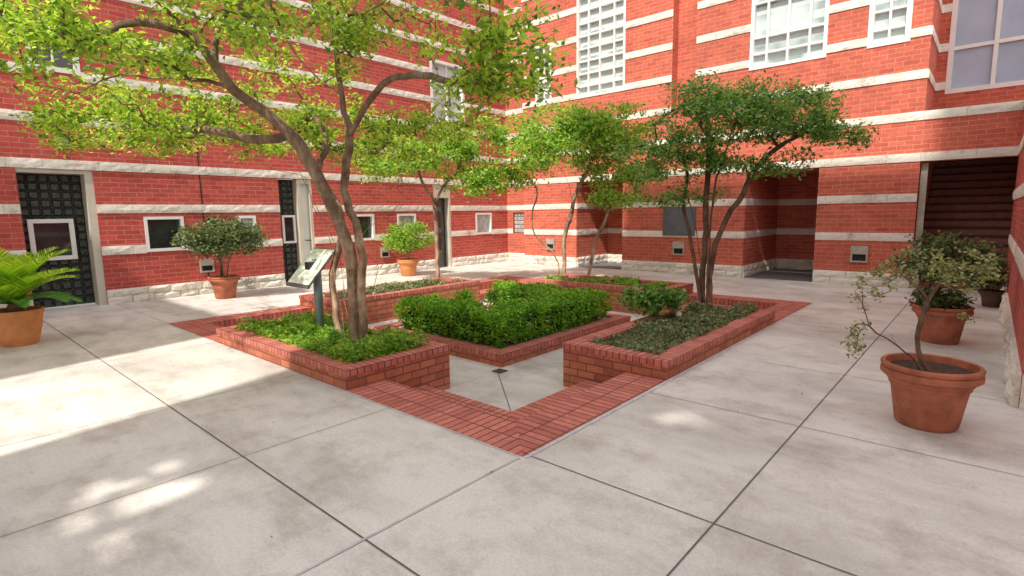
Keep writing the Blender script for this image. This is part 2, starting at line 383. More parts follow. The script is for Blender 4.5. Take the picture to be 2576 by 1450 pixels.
def planter(x0,x1,y0,y1,zt,zb,label,soil='soil',cw=.2,sz=-.06):
    t=thing('brick_planter',label,'planter',((x0+x1)/2,(y0+y1)/2,zb))
    w=MB();e=.006;zc=zt-.06
    for b in ((x0+e,x1-e,y0+e,y0+cw-e),(x0+e,x1-e,y1-cw+e,y1-e),(x0+e,x0+cw-e,y0+cw-e,y1-cw+e),(x1-cw+e,x1-e,y0+cw-e,y1-cw+e)): w.box(*b,zb,zc)
    w.build('wall',M['pbrick'],t)
    c=MB();m=cw
    def cop(poly,mi): c.prism(poly,zc,zt,mi)
    cop([(x0,y0),(x1,y0),(x1-m,y0+m),(x0+m,y0+m)],0);cop([(x1,y1),(x0,y1),(x0+m,y1-m),(x1-m,y1-m)],0)
    cop([(x0,y1),(x0,y0),(x0+m,y0+m),(x0+m,y1-m)],1);cop([(x1,y0),(x1,y1),(x1-m,y1-m),(x1-m,y0+m)],1)
    c.build('coping',[M['rowx'],M['rowy']],t)
    s=MB();n=14
    for i in range(n):
        for j in range(n):
            def q(i,j):
                x=x0+cw+(x1-x0-2*cw)*i/n;y=y0+cw+(y1-y0-2*cw)*j/n
                return (x,y,zt+sz+noise.noise(Vector((x*3,y*3,0)))*.02)
            s.quad(q(i,j),q(i+1,j),q(i+1,j+1),q(i,j+1))
    s.build('soil',M[soil],t);return t
PA=(-7.2,-4.22,2.49,3.74);PBB=(-3.33,-2.14,4.55,7.9);PD=(-9.1,-7.9,4.55,7.9);PC=(-7.2,-4.2,8.75,10.0)
planter(*PA,.18,-.31,'raised brick planter with the sign and the big leaning tree')
planter(*PBB,.18,-.31,'raised brick planter on the right under the dark green tree')
planter(*PD,.18,-.31,'raised brick planter on the far left side of the sunken court')
planter(*PC,.18,-.31,'raised brick planter at the back of the sunken court')
planter(-7.0,-4.32,4.66,7.8,-.14,-.31,'low brick curbed bed in the middle holding the clipped hedge','mulch',.2,-.03)
# ================================================================ LEFT WING
bl=thing('brick_building','red brick building wing along the left with doors and small white windows','building',(XL,5,0))
PL=('X',XL,1)
Ly=lambda px,py: WX(px,py,XL)[0]
d1=(Ly(62,600),Ly(252,600));d2=(Ly(707,570),Ly(790,570));d3=(Ly(1092,570),Ly(1135,570))
wz=(.93,1.60)
wins=[(Ly(365,590),Ly(465,590)),(Ly(600,575),Ly(645,575)),(Ly(895,570),Ly(942,570)),(Ly(1000,570),Ly(1047,570)),(Ly(1197,570),Ly(1237,570))]
uw0=WX(65,155,XL);uw1=WX(190,80,XL)
uw=(uw0[0],uw1[0],uw0[1]-.1,uw1[1])
LH=[(d1[0],d1[1],0,2.43,.4),(d2[0],d2[1],0,2.43,.3),(d3[0],d3[1],0,2.43,.4)]+[(a,b,wz[0],wz[1],.15) for a,b in wins]+[(*uw,.15)]
uwins=[(10.3,11.6,4.2,5.9)]
LH+=[(*q,.15) for q in uwins]
w=MB();wall_face(w,PL,-9,13.45,0,10,LH);w.build('wall',M['brick'],bl)
w=MB();w.box(XL-5,XL-.01,-9,13.45,9.98,10.02);w.build('roof',M['roof'],bl)
bands(bl,PL,-9,13.45,10,LH)
glassblocks(bl,PL,d1[0],d1[1]-.12,0.02,2.36,.36)
j=MB();pbox(j,PL,d1[1]-.12,d1[1],-.38,-.02,0,2.36);pbox(j,PL,d1[0],d1[1],-.38,-.02,2.36,2.43);j.build('door_jamb',M['cream'],bl)
iw=(Ly(80,600)-.0,Ly(198,600));window(bl,('X',XL-.27,1),iw[0],iw[1],.86,1.58,fw=.07,back=.06)
m2=d2[0]+(d2[1]-d2[0])*.55
glassblocks(bl,PL,d2[0],m2,0.02,2.42,.22)
window(bl,('X',XL-.15,1),d2[0]+.1,d2[0]+.42,.95,1.6,fw=.05,back=.05)
j=MB();pbox(j,PL,m2,m2+.08,-.25,-.01,0,2.42);pbox(j,PL,d2[1]-.06,d2[1],-.25,-.01,0,2.42);pbox(j,PL,m2+.08,d2[1]-.06,-.25,-.01,2.32,2.42);j.build('door_frame',M['cream'],bl)
dr=MB();pbox(dr,PL,m2+.08,d2[1]-.06,-.2,-.13,.01,2.32);dr=dr.build('door',M['white'],bl)
hd=MB();hd.tube([pt(PL,m2+.2,-.13,1.0),pt(PL,m2+.2,-.06,1.0),pt(PL,m2+.33,-.06,1.0)],[.012]*3,8);hd.build('handle',M['metal'],dr)
j=MB();pbox(j,PL,d3[0],d3[0]+.06,-.3,-.01,0,2.42);pbox(j,PL,d3[1]-.06,d3[1],-.3,-.01,0,2.42);pbox(j,PL,d3[0]+.06,d3[1]-.06,-.3,-.01,2.05,2.42);j.build('door_frame',M['cream'],bl)
dr=MB();pbox(dr,PL,d3[0]+.06,d3[1]-.06,-.26,-.2,.01,2.05);dr=dr.build('door',M['darkglass'],bl)
hd=MB();hd.tube([pt(PL,d3[0]+.16,-.15,.9),pt(PL,d3[0]+.16,-.15,1.25)],[.012]*2,8);hd.build('handle',M['steel'],dr)
for i,(a,b) in enumerate(wins): window(bl,PL,a,b,wz[0],wz[1],fw=.055,gm='darkglass' if i in (0,2) else 'gblockl')
window(bl,PL,*uw,us=((uw[0]+uw[1])/2,),fw=.08)
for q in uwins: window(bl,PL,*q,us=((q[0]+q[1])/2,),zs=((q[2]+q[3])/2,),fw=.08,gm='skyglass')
w=MB();pbox(w,PL,Ly(137,358),Ly(175,358),-.01,.03,WX(155,374,XL)[1],WX(155,343,XL)[1]);w.build('plaque',M['marble'],bl)
def utility(parent,pl,u,z,w=.26,h=.24):
    a=MB();pbox(a,pl,u-w/2,u+w/2,-.01,.05,z+h*.45,z+h);pbox(a,pl,u-w/2,u-w/2+.03,-.01,.04,z,z+h*.45);pbox(a,pl,u+w/2-.03,u+w/2,-.01,.04,z,z+h*.45);pbox(a,pl,u-w/2,u+w/2,-.01,.06,z-.03,z)
    o=a.build('wall_light',M['steel'],parent)
    a=MB();pbox(a,pl,u-w/2+.03,u+w/2-.03,-.01,.012,z,z+h*.45);a.build('lamp_recess',M['dark'],o)
utility(bl,PL,Ly(520,672),.48);utility(bl,PL,Ly(968,640),.48)
jt=MB();pbox(jt,PL,Ly(507,500)-.01,Ly(507,500)+.01,0,.006,.27,7.2);jt.build('expansion_joint',M['dark'],bl)
# ================================================================ BACK WING
bb=thing('brick_building','tall red brick building wing across the back with grid windows and deep openings','building',(-6,YB,0))
PB=('Y',YB,-1)
O1=(-8.97,-7.47,0,2.43,1.7);O2=(-4.28,-2.80,0,2.43,2.55)
W1=(-8.97,-7.45,4.71,8.6,.2);W2=(-4.32,-2.80,4.64,7.4,.2);W3=(-2.10,-1.41,4.66,6.6,.2);W0=(-10.45,-9.85,4.71,6.4,.2)
RC=(-6.15,-5.55,4.1,9.5,.3)
BH=[O1,O2,W1,W2,W3,W0,RC]
w=MB();wall_face(w,PB,-10.95,-1.1,0,9.5,BH)
w.quad((-10.95,YB,0),(-10.95,13.45,0),(-10.95,13.45,9.5),(-10.95,YB,9.5))
wall_face(w,('Y',13.45,-1),-12.1,-10.95,0,9.5,[(-11.85,-11.15,.93,1.60,.12)])
for O in (O1,O2): w.quad((O[0],YB+O[4],0),(O[1],YB+O[4],0),(O[1],YB+O[4],O[3]),(O[0],YB+O[4],O[3]))
w.quad((RC[0],YB+.3,RC[2]),(RC[1],YB+.3,RC[2]),(RC[1],YB+.3,RC[3]),(RC[0],YB+.3,RC[3]))
w.quad((-1.1,YB,3.2),(-1.1,14.55,3.2),(-1.1,14.55,9.5),(-1.1,YB,9.5))
W4=(-.93,1.6,3.86,5.9,.15)
wall_face(w,('Y',14.55,-1),-1.1,6,3.0,9.5,[W4])
wall_face(w,PB,-1.1,XR,2.43,3.345)
w.quad((-1.1,YB,2.43),(XR,YB,2.43),(XR,YB+.35,2.43),(-1.1,YB+.35,2.43))
w.quad((-1.1,YB,3.345),(XR,YB,3.345),(XR,14.55,3.345),(-1.1,14.55,3.345))
w.quad((-1.1,YB,0),(-1.1,18.0,0),(-1.1,18.0,4),(-1.1,YB,2.43))
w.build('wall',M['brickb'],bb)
w=MB();w.box(-12.1,-1.1,YB+.01,YB+5,9.48,9.53);w.box(-1.1,6,14.56,18,9.48,9.53);w.build('roof',M['roof'],bb)
bands(bb,PB,-10.95,-1.1,9.4,BH)
bands(bb,PB,-1.1,XR,3.35,(),2.4,False)
bands(bb,('Y',13.45,-1),-12.1,-10.95,9.4,[(-11.85,-11.15,.93,1.60)])
bands(bb,('X',-4.28,1),YB,YB+2.55,2.0);bands(bb,('Y',YB+2.55,-1),-4.28,-2.8,2.0)
bands(bb,('X',-8.97,1),YB,YB+1.7,2.0);bands(bb,('Y',YB+1.7,-1),-8.97,-7.47,2.0)
bands(bb,('X',-1.1,1),YB,14.55,9.4,(),3.9,False);bands(bb,('Y',14.55,-1),-1.1,6,9.4,[W4],3.0,False)
for O in (O1,O2):
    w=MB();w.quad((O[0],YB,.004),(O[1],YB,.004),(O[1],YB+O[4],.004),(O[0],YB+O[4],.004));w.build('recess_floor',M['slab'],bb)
def grid(a,b,n): return [a+(b-a)*i/n for i in range(1,n)]
z=[];zz=W1[2]+.32
while zz<W1[3]-.1: z.append(zz);zz+=.33
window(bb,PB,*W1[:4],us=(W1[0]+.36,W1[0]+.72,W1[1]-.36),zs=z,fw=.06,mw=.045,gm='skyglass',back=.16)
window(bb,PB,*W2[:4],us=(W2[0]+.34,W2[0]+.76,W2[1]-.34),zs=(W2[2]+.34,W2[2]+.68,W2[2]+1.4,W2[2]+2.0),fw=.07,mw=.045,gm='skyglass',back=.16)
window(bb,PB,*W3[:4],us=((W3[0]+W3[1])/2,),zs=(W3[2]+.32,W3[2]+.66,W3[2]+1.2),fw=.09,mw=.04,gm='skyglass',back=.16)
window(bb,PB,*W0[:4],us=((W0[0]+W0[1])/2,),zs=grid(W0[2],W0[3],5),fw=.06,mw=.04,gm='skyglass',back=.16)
window(bb,('Y',14.55,-1),*W4[:4],us=(-.2,.6),zs=(4.75,),fw=.09,mw=.07,gm='blueglass')
glassblocks(bb,('Y',13.45,-1),-11.85,-11.15,.93,1.60,.08,'gblockl')
w=MB();pbox(w,PB,-6.28,-5.44,-.01,.04,.95,1.64);w.build('notice_board',M['board'],bb)
utility(bb,PB,-5.85,.50,.3,.3);utility(bb,PB,-1.97,.50,.3,.3);utility(bb,PB,-9.9,.50,.3,.3)
# stair in the right opening
s=MB()
for i in range(17):
    z0=.165*i;y=13.30+.19*i;s.box(-1.09,1.28,y,y+.21,z0-.02,z0+.12,0);s.box(-1.09,1.28,y-.03,y+.21,z0+.12,z0+.165,1)
s.build('stair',[M['stair'],M['nose']],bb)
s=MB();s.quad((-1.1,17.9,0),(1.3,17.9,0),(1.3,17.9,4.2),(-1.1,17.9,4.2));s.quad((1.3,13.3,0),(1.3,17.9,0),(1.3,17.9,4.2),(1.3,13.3,4.2));s.quad((-1.1,14.6,2.98),(1.3,14.6,2.98),(1.3,17.9,4.1),(-1.1,17.9,4.1))
s.build('stair_well',M['stair'],bb)
s=MB();s.box(-1.085,-.98,YB+.12,YB+.2,0,2.4);s.build('opening_frame',M['steel'],bb)
# ================================================================ RIGHT WING (low) and unseen sun blockers added behind the viewer
br=thing('brick_building','low red brick wall along the right edge beside the potted trees','building',(XR,9,0))
w=MB();wall_face(w,('X',XR,-1),5.6,YB+.35,0,3.345);w.quad((XR,5.6,0),(4.2,5.6,0),(4.2,5.6,3.345),(XR,5.6,3.345));w.quad((XR,5.6,3.345),(6,5.6,3.345),(6,14.54,3.345),(XR,14.54,3.345))
wall_face(w,('X',4.2,-1),-5,5.6,0,3.345);w.build('wall',M['brick'],br)
bands(br,('X',XR,-1),5.6,YB-.03,3.35);bands(br,('Y',5.6,-1),XR,4.2,3.35);bands(br,('X',4.2,-1),-5,5.6,3.35)
def holes_wall(name,parent,x0,x1,zt,hs):
    w=MB()
    us=sorted({x0,x1,*[h[i] for h in hs for i in (0,1)]});zs=sorted({0,zt,*[h[i] for h in hs for i in (2,3)]})
    for i in range(len(us)-1):
        for j in range(len(zs)-1):
            cu=(us[i]+us[i+1])/2;cz=(zs[j]+zs[j+1])/2
            if any(h[0]<cu<h[1] and h[2]<cz<h[3] for h in hs): continue
            w.box(us[i],us[i+1],-5.1,-5,zs[j],zs[j+1])
    w.build(name,M['bounce'],parent)
bs=thing('building','unseen tall pale tower added behind the viewer to block and shape the sun','building',(-1,-5,0))  # out of view, added to shade the court and lower back wall
hr=random.Random(3);hs=[]  # holes cut to drop soft sun patches on the paving
for i in range(20):
    a=hr.uniform(0,6.28);r=hr.uniform(0,1)**.6;cx=-2.2+.50*r*math.cos(a);cz=7.45+.44*r*math.sin(a);w_=hr.uniform(.05,.13);h_=hr.uniform(.04,.12);hs.append((cx-w_,cx+w_,cz-h_,cz+h_))
for cx,cz,w_,h_ in ((.07,11.2,.07,.15),(.19,11.35,.08,.14),(.32,11.25,.06,.12),(-.9,9.6,.05,.05),(.9,8.2,.05,.05)): hs.append((cx-w_,cx+w_,cz-h_,cz+h_))
holes_wall('wall',bs,-3.74,2.78,25.4,hs)
holes_wall('shade_wall',bs,2.781,5.6,31.5,[])  # taller unseen slab added to shade the recessed upper right wall
bs=thing('building','unseen lower pale block added behind the viewer on the left to cast shade','building',(-10,-5,0))
holes_wall('wall',bs,-14,-6.1,10.6,[])  # added shade caster; the gap beside it lets the sunlit band through
# ================================================================ VEGETATION
def leafmesh(name,cen,mat,L=.07,W=.03,parent=None,org=(0,0,0),up=.6,dirs=None):
    n=len(cen);cen=np.asarray(cen,dtype=float)
    d=RNG.normal(size=(n,3));d[:,2]*=.6
    if dirs is not None: d=d*.6+dirs
    d/=np.linalg.norm(d,axis=1)[:,None]
    nn=RNG.normal(size=(n,3));nn[:,2]+=up*2.2
    nn-=d*(nn*d).sum(1)[:,None];nn/=np.linalg.norm(nn,axis=1)[:,None]
    s=np.cross(d,nn);l=(L*RNG.uniform(.6,1.25,n))[:,None];w=(W*RNG.uniform(.7,1.2,n))[:,None]
    v=np.empty((n,4,3));v[:,0]=cen-d*l*.5;v[:,1]=cen+s*w*.5+nn*w*.18;v[:,2]=cen+d*l*.5-nn*l*.1;v[:,3]=cen-s*w*.5+nn*w*.18
    o0=np.array(ORG[parent.name]) if parent else np.array(org)
    v=(v.reshape(-1,3)-o0)
    me=bpy.data.meshes.new(name);me.vertices.add(4*n);me.vertices.foreach_set('co',v.ravel())
    me.loops.add(4*n);me.loops.foreach_set('vertex_index',np.arange(4*n,dtype=np.int32))
    me.polygons.add(n);me.polygons.foreach_set('loop_start',np.arange(0,4*n,4,dtype=np.int32))
    me.materials.append(mat);me.update(calc_edges=True);me.validate()
    o=bpy.data.objects.new(name,me);C.objects.link(o)
    if parent:o.parent=parent
    else:o.location=tuple(o0)
    ORG[o.name]=tuple(o0);return o
def grow(paths,ells,nt,seed,step=.12,tipr=.0035,expo=2.3,trunk_r=None,droop=0,gap=.0,gs=1.6):
    rg=np.random.default_rng(seed);pos=[];par=[]
    def add(p,q): pos.append(np.array(p,dtype=float));par.append(q);return len(pos)-1
    zbase=paths[0][0][2]
    for path in paths:
        path=[np.array(p,dtype=float) for p in path];q=-1
        if pos and abs(path[0][2]-zbase)>.02:
            A=np.array(pos);q=int(np.argmin(((A-path[0])**2).sum(1)))
            if np.linalg.norm(A[q]-path[0])>.02: q=add(path[0],q)
        else: q=add(path[0],-1)
        P_=[path[0]]+path+[path[-1]]
        for i in range(1,len(P_)-2):
            a,b,c,d=P_[i-1],P_[i],P_[i+1],P_[i+2];n=max(1,int(np.linalg.norm(c-b)/step))
            for k in range(1,n+1):
                t=k/n;p=.5*((2*b)+(-a+c)*t+(2*a-5*b+4*c-d)*t*t+(-a+3*b-3*c+d)*t**3)
                q=add(p+rg.normal(size=3)*.007,q)
    nmain=len(pos);T=[]
    vol=np.array([e[1][0]*e[1][1]*e[1][2] for e in ells])**.7*np.array([e[2] if len(e)>2 else 1 for e in ells]);vol=vol/vol.sum()
    tries=0
    while len(T)<nt and tries<nt*30:
        tries+=1
        e=ells[rg.choice(len(ells),p=vol)];v=rg.normal(size=3);v/=np.linalg.norm(v);v*=rg.uniform()**(1/2.2)
        r=e[1];R=np.array([math.cos(TH),math.sin(TH)]);Fv=np.array([-math.sin(TH),math.cos(TH)])
        p=np.array(e[0],dtype=float);p[:2]+=R*v[0]*r[0]+Fv*v[1]*r[1];p[2]+=v[2]*r[2]
        if gap is not None and gap!=0 and noise.noise(Vector(p*gs)+Vector((seed,0,0)))<gap: continue
        T.append(p)
    T=np.array(T)
    used=np.zeros(len(T),bool);tips=[];tdir=[]
    A=np.zeros((200000,3));A[:len(pos)]=pos
    dist=np.full(len(T),1e9);near=np.zeros(len(T),int)
    for j in range(len(T)):
        dd=((A[:nmain]-T[j])**2).sum(1)
        dd=np.where(A[:nmain,2]>T[j,2]+.15,dd*2.5,dd)
        near[j]=dd.argmin();dist[j]=dd[near[j]]
    for _ in range(len(T)):
        j=int(np.where(used,1e18,dist).argmin());used[j]=True
        q=near[j];a=A[q].copy();b=T[j];L_=np.linalg.norm(b-a);n=max(1,int(L_/step));new=[]
        bend=rg.normal(size=3)*L_*.13;bend[2]-=L_*.12
        for k in range(1,n+1):
            t=k/n;p=a+(b-a)*t+bend*math.sin(math.pi*t)+rg.normal(size=3)*.01
            q=add(p,q);A[len(pos)-1]=pos[-1];new.append(len(pos)-1)
        tips.append(b);dv=b-a;tdir.append(dv/(np.linalg.norm(dv)+1e-6))
        for i in new:
            dd=((T-A[i])**2).sum(1);m=(dd<dist)&~used;dist[m]=dd[m];near[m]=i
    n=len(pos);ch=[[] for _ in range(n)]
    for i in range(n):
        if par[i]>=0: ch[par[i]].append(i)
    r=np.zeros(n)
    for i in range(n-1,-1,-1):
        r[i]=tipr if not ch[i] else sum(r[c]**expo for c in ch[i])**(1/expo)
    if trunk_r: 
        rm=max(r[i] for i in range(n) if par[i]<0)
        r=np.where(r>tipr*1.01,tipr+(r-tipr)*(trunk_r-tipr)/(rm-tipr),r)
    return A[:n].copy(),par,ch,r,np.array(tips),np.array(tdir)
def tree_mesh(data,name,mat,parent,rough=.1,flare=True):
    A,par,ch,r,tips,td=data;mb=MB();starts=[(i,-1) for i in range(len(par)) if par[i]<0]
    while starts:
        i,pp=starts.pop();pts=[];rad=[]
        if pp>=0: pts.append(A[pp]);rad.append(min(r[i]*1.15,r[pp]))
        while True:
            pts.append(A[i]);rad.append(r[i])
            if not ch[i]: break
            c=sorted(ch[i],key=lambda q:-r[q]);
            for q in c[1:]: starts.append((q,i))
            i=c[0]
        if len(pts)<2: continue
        if pp<0 and flare:
            for k in range(min(4,len(rad))): rad[k]*=1+.4*(1-k/4)**2
        rm=max(rad);k=14 if rm>.03 else (6 if rm>.012 else 4)
        mb.tube(pts,rad,k,0,rough if rm>.03 else 0,cap=False)
    return mb.build(name,mat,parent,smooth=True)
def leafpts(data,per,spread,seed,flat=.7):
    tips,td=data[4],data[5];rg=np.random.default_rng(seed)
    n=len(tips);k=rg.poisson(per,n);idx=np.repeat(np.arange(n),k)
    o=rg.normal(size=(len(idx),3))*spread;o[:,2]*=flat
    return tips[idx]+o-td[idx]*rg.uniform(0,spread*1.2,len(idx))[:,None],td[idx]
def tree(label,paths,ells,nt,seed,trunk_r,bark,lm,per,spread,L,W,name='tree',cat='tree',gap=0,group=None,tipr=.0035,gs=1.6,expo=2.3,flat=.7):
    b=Vector(paths[0][0]);t=thing(name,label,cat,tuple(b),group)
    d=grow(paths,ells,nt,seed,trunk_r=trunk_r,gap=gap,tipr=tipr,gs=gs,expo=expo)
    tree_mesh(d,'trunk',M[bark],t)
    c,dr=leafpts(d,per,spread,seed+1,flat);leafmesh('crown',c,M[lm],L,W,t,dirs=dr*.5)
    return t
# ---- T1 big leaning tree in the front left planter
b=Vector(G(905,870,.1))
def pth(l): return [P(*q) if len(q)==3 else q for q in l]
R3=Vector((math.cos(TH),math.sin(TH),0));F3=Vector((-math.sin(TH),math.cos(TH),0));dn=Vector((0,0,-.12))
p1=[b+dn-R3*.03]+pth([(893,800,5.97),(890,730,6.0),(882,660,5.95),(866,600,5.93),(836,525,5.9),(792,430,5.8),(735,345,5.7),(660,275,5.6),(590,225,5.5),(540,160,5.4),(480,85,5.3),(400,10,5.2),(330,-60,5.1)])
p1b=[b+dn+R3*.05]+pth([(913,800,5.89),(908,720,5.88),(910,650,5.92),(900,585,6.0),(880,530,6.05),(862,480,6.1),(872,410,6.1),(880,340,6.1),(860,250,6.1),(850,150,6.0),(835,40,6.0),(820,-90,6.0)])
p1c=pth([(922,780,5.86),(942,720,5.8),(950,670,5.8),(935,635,5.82),(912,612,5.88)])
p1d=pth([(880,530,6.05),(925,500,6.1),(985,470,6.2),(1012,440,6.3),(1020,400,6.4),(1050,350,6.4)])
p1k=pth([(905,600,6.0),(940,560,6.1),(990,530,6.2),(1015,500,6.25),(1000,470,6.3)])
p1e=pth([(590,225,5.5),(520,205,5.4),(420,200,5.3),(300,190,5.2),(190,235,5.1),(150,220,5.0)])
p1f=pth([(735,340,5.7),(640,350,6.0),(540,330,6.3),(430,320,6.5),(330,310,6.6)])
p1g=pth([(875,345,6.1),(960,215,5.7),(1060,190,5.3),(1170,215,4.9),(1250,180,4.6)])
p1h=pth([(480,85,5.3),(350,60,5.0),(220,90,4.8),(80,110,4.7)])
p1i=pth([(858,240,6.1),(790,190,6.2),(740,130,6.1),(690,60,6.0)])
p1l=pth([(540,160,5.4),(545,90,5.4),(570,20,5.4),(560,-60,5.4)])
p1j=[b+dn-R3*.19+F3*.05]+pth([(862,800,6.05),(842,700,6.1),(832,610,6.15),(806,540,6.15),(772,470,6.2),(745,405,6.3),(700,360,6.6)])
p1m=[b+dn-R3*.24+F3*.12]+pth([(846,790,6.15),(834,690,6.2),(858,600,6.25),(850,520,6.3),(800,440,6.4),(820,380,6.5)])
p1n=[b+dn-R3*.12+F3*.14]+pth([(872,790,6.2),(862,690,6.25),(838,600,6.3),(790,520,6.35),(768,450,6.4),(700,430,6.6),(640,400,6.8)])
EL=[(P(230,110,5.0),(1.25,1.0,.40)),(P(560,50,5.2),(1.3,1.0,.42)),(P(470,320,6.8),(1.85,1.0,.42),2.2),(P(860,60,5.8),(1.5,1.1,.5),.7),(P(1230,140,4.7),(.66,.7,.75),1.7),(P(960,340,6.9),(1.3,.9,.42),1.5),(P(250,275,6.2),(.85,.7,.24),1.2),(P(60,60,4.7),(.8,.6,.45)),(P(660,200,6.6),(1.3,.7,.35),.5),(P(600,-140,5.2),(2.4,1.6,.4),.4)]
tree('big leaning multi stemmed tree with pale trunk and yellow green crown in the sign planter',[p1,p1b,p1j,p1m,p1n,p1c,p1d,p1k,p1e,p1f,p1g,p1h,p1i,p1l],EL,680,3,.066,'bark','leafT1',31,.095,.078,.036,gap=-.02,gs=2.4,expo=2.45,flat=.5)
def pf(l,F): return [P(q[0],q[1],F+(q[2] if len(q)>2 else 0)) for q in l]
# ---- T2 right tree
b=Vector(G(1770,772,.1));FF=(-b.x*math.sin(TH)+b.y*math.cos(TH));dn=Vector((0,0,-.1))
T2=[[b+dn]+pf([(1770,740),(1765,680),(1754,600),(1742,540),(1728,490),(1705,440)],FF),
 [b+dn-R3*.06]+pf([(1757,720),(1744,640),(1730,570),(1718,510),(1730,440),(1710,380)],FF+.08),
 [b+dn+R3*.05]+pf([(1780,700),(1785,620),(1790,540),(1798,470),(1825,380),(1850,300)],FF-.05),
 [b+dn+R3*.08-F3*.05]+pf([(1787,700),(1800,620),(1828,550),(1870,485),(1905,420),(1960,370),(2020,340)],FF),
 [b+dn+R3*.02+F3*.09]+pf([(1768,700),(1775,600),(1775,500),(1785,420),(1780,330),(1770,260)],FF+.12)]
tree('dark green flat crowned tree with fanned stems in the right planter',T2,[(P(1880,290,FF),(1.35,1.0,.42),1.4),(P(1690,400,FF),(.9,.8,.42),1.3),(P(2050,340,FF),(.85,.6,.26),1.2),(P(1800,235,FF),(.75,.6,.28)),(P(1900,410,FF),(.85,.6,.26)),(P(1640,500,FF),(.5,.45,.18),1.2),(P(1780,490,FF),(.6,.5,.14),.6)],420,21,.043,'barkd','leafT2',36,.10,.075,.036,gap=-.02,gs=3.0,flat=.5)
# ---- T3 back trees
b=Vector(G(1417,698,.1));FF=(-b.x*math.sin(TH)+b.y*math.cos(TH))
T3=[[b+dn]+pf([(1420,660),(1420,600),(1435,540),(1438,490),(1420,440),(1380,390)],FF),
 [b+dn-R3*.1]+pf([(1400,650),(1375,620),(1345,590),(1338,540),(1352,490),(1340,460),(1310,430)],FF),
 pf([(1432,560),(1445,500),(1470,440),(1500,380)],FF)]
tree('slender tree with a crooked second stem in the back planter',T3,[(P(1400,350,FF),(1.55,1.2,.70),1.6),(P(1280,430,FF),(.9,.8,.42)),(P(1540,340,FF),(1.0,.9,.65),1.2),(P(1540,440,FF),(.7,.6,.28))],360,31,.045,'bark','leafT3',40,.13,.10,.052,gap=-.22,flat=.55)
b=Vector(G(1478,700,.1));FF=(-b.x*math.sin(TH)+b.y*math.cos(TH))
tree('thin young tree leaning right at the back of the court',[[b+dn]+pf([(1490,650),(1500,600),(1520,560),(1535,520)],FF)],[(P(1550,500,FF),(.6,.5,.2)),(P(1600,440,FF),(.5,.4,.25))],70,41,.035,'bark','leafT3',36,.1,.08,.042)
b=Vector(G(1102,708,.1));FF=(-b.x*math.sin(TH)+b.y*math.cos(TH))
T5=[[b+dn]+pf([(1100,640),(1097,560),(1088,500),(1062,460),(1050,420)],FF),pf([(1092,520),(1115,470),(1150,430),(1165,380)],FF)]
tree('slim tree with straight stem in the far left planter',T5,[(P(1080,380,FF),(1.2,1.0,.6),1.3),(P(1190,460,FF),(.7,.6,.35)),(P(960,420,FF),(.8,.7,.3)),(P(1190,340,FF),(.8,.7,.45))],230,51,.04,'bark','leafT3',36,.12,.095,.05,gap=-.18,flat=.55)
# ---- shrub in planter B
b=Vector(G(1650,812,.1));FF=(-b.x*math.sin(TH)+b.y*math.cos(TH))
tree('small glossy leaved shrub at the front of the right planter',[[b-Vector((0,0,.05))]+pf([(1648,780),(1640,760)],FF)],[(P(1645,752,FF),(.46,.38,.19))],80,61,.02,'barkd','leafT2',22,.055,.075,.04,'shrub','shrub',tipr=.002)
for i,(x,y,w_,lab) in enumerate([(-6.2,5.9,.2,'leftmost small round shrub inside the hedge'),(-5.85,6.2,.16,'small upright shrub between two others inside the hedge'),(-5.35,6.6,.24,'rightmost small round shrub inside the hedge')]):
    c=Vector((x,y,-.16));tree(lab,[[c,c+Vector((0,0,.15)),c+Vector((.02,0,.25))]],[((x,y,.2),(w_,w_,.2))],30,70+i,.012,'barkd','leafHedge',22,.045,.05,.026,'shrub','shrub',tipr=.002)
# ---- hedge
def hedge():
    X_0,X_1,Y_0,Y_1,T_=-6.7,-4.52,4.86,7.45,.56;zb,zt=-.15,.30
    segs=[(X_0,X_1,Y_0,Y_0+T_),(X_1-T_,X_1,Y_0+T_,Y_1),(X_0,X_1-T_,Y_1-T_*.8,Y_1)]
    t=thing('hedge','low clipped bright green hedge in the central brick bed','hedge',(-5.6,6,zb))
    core=MB();pts=[]
    for si,(a,b_,c,d) in enumerate(segs):
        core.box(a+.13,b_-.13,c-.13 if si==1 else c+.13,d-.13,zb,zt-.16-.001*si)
        area=(b_-a)*(d-c)+2*((b_-a)+(d-c))*(zt-zb);n=int(area*3000)
        q=RNG.uniform(size=(n,3));q[:,0]=a+q[:,0]*(b_-a);q[:,1]=c+q[:,1]*(d-c);q[:,2]=zb+q[:,2]*(zt-zb)
        face=RNG.choice(5,n,p=np.array([(b_-a)*(d-c),*( [(b_-a)*(zt-zb)]*2),*([(d-c)*(zt-zb)]*2)])/((b_-a)*(d-c)+2*((b_-a)+(d-c))*(zt-zb)))
        dep=np.abs(RNG.normal(size=n))*.05-np.maximum(0,RNG.normal(size=n)-1.2)*.05
        q[:,2]=np.where(face==0,zt-dep,q[:,2]);q[:,1]=np.where(face==1,c+dep,q[:,1]);q[:,1]=np.where(face==2,d-dep,q[:,1]);q[:,0]=np.where(face==3,a+dep,q[:,0]);q[:,0]=np.where(face==4,b_-dep,q[:,0])
        pts.append(q)
    q=np.vstack(pts)
    for i in range(len(q)):
        v=Vector(q[i]);o=noise.noise_vector(v*3.5)*.10+noise.noise_vector(v*11)*.045;q[i,0]+=o.x;q[i,1]+=o.y;q[i,2]+=o.z*.9
        if q[i,2]<zb+.1: q[i,:2]+= (np.array([-5.6,6.1])-q[i,:2])*.03
    core.build('shade_core',M['inhedge'],t)  # dark filler boxes standing in for the shade inside the hedge
    leafmesh('foliage',q,M['leafHedge'],.05,.028,t,up=.3)
hedge()
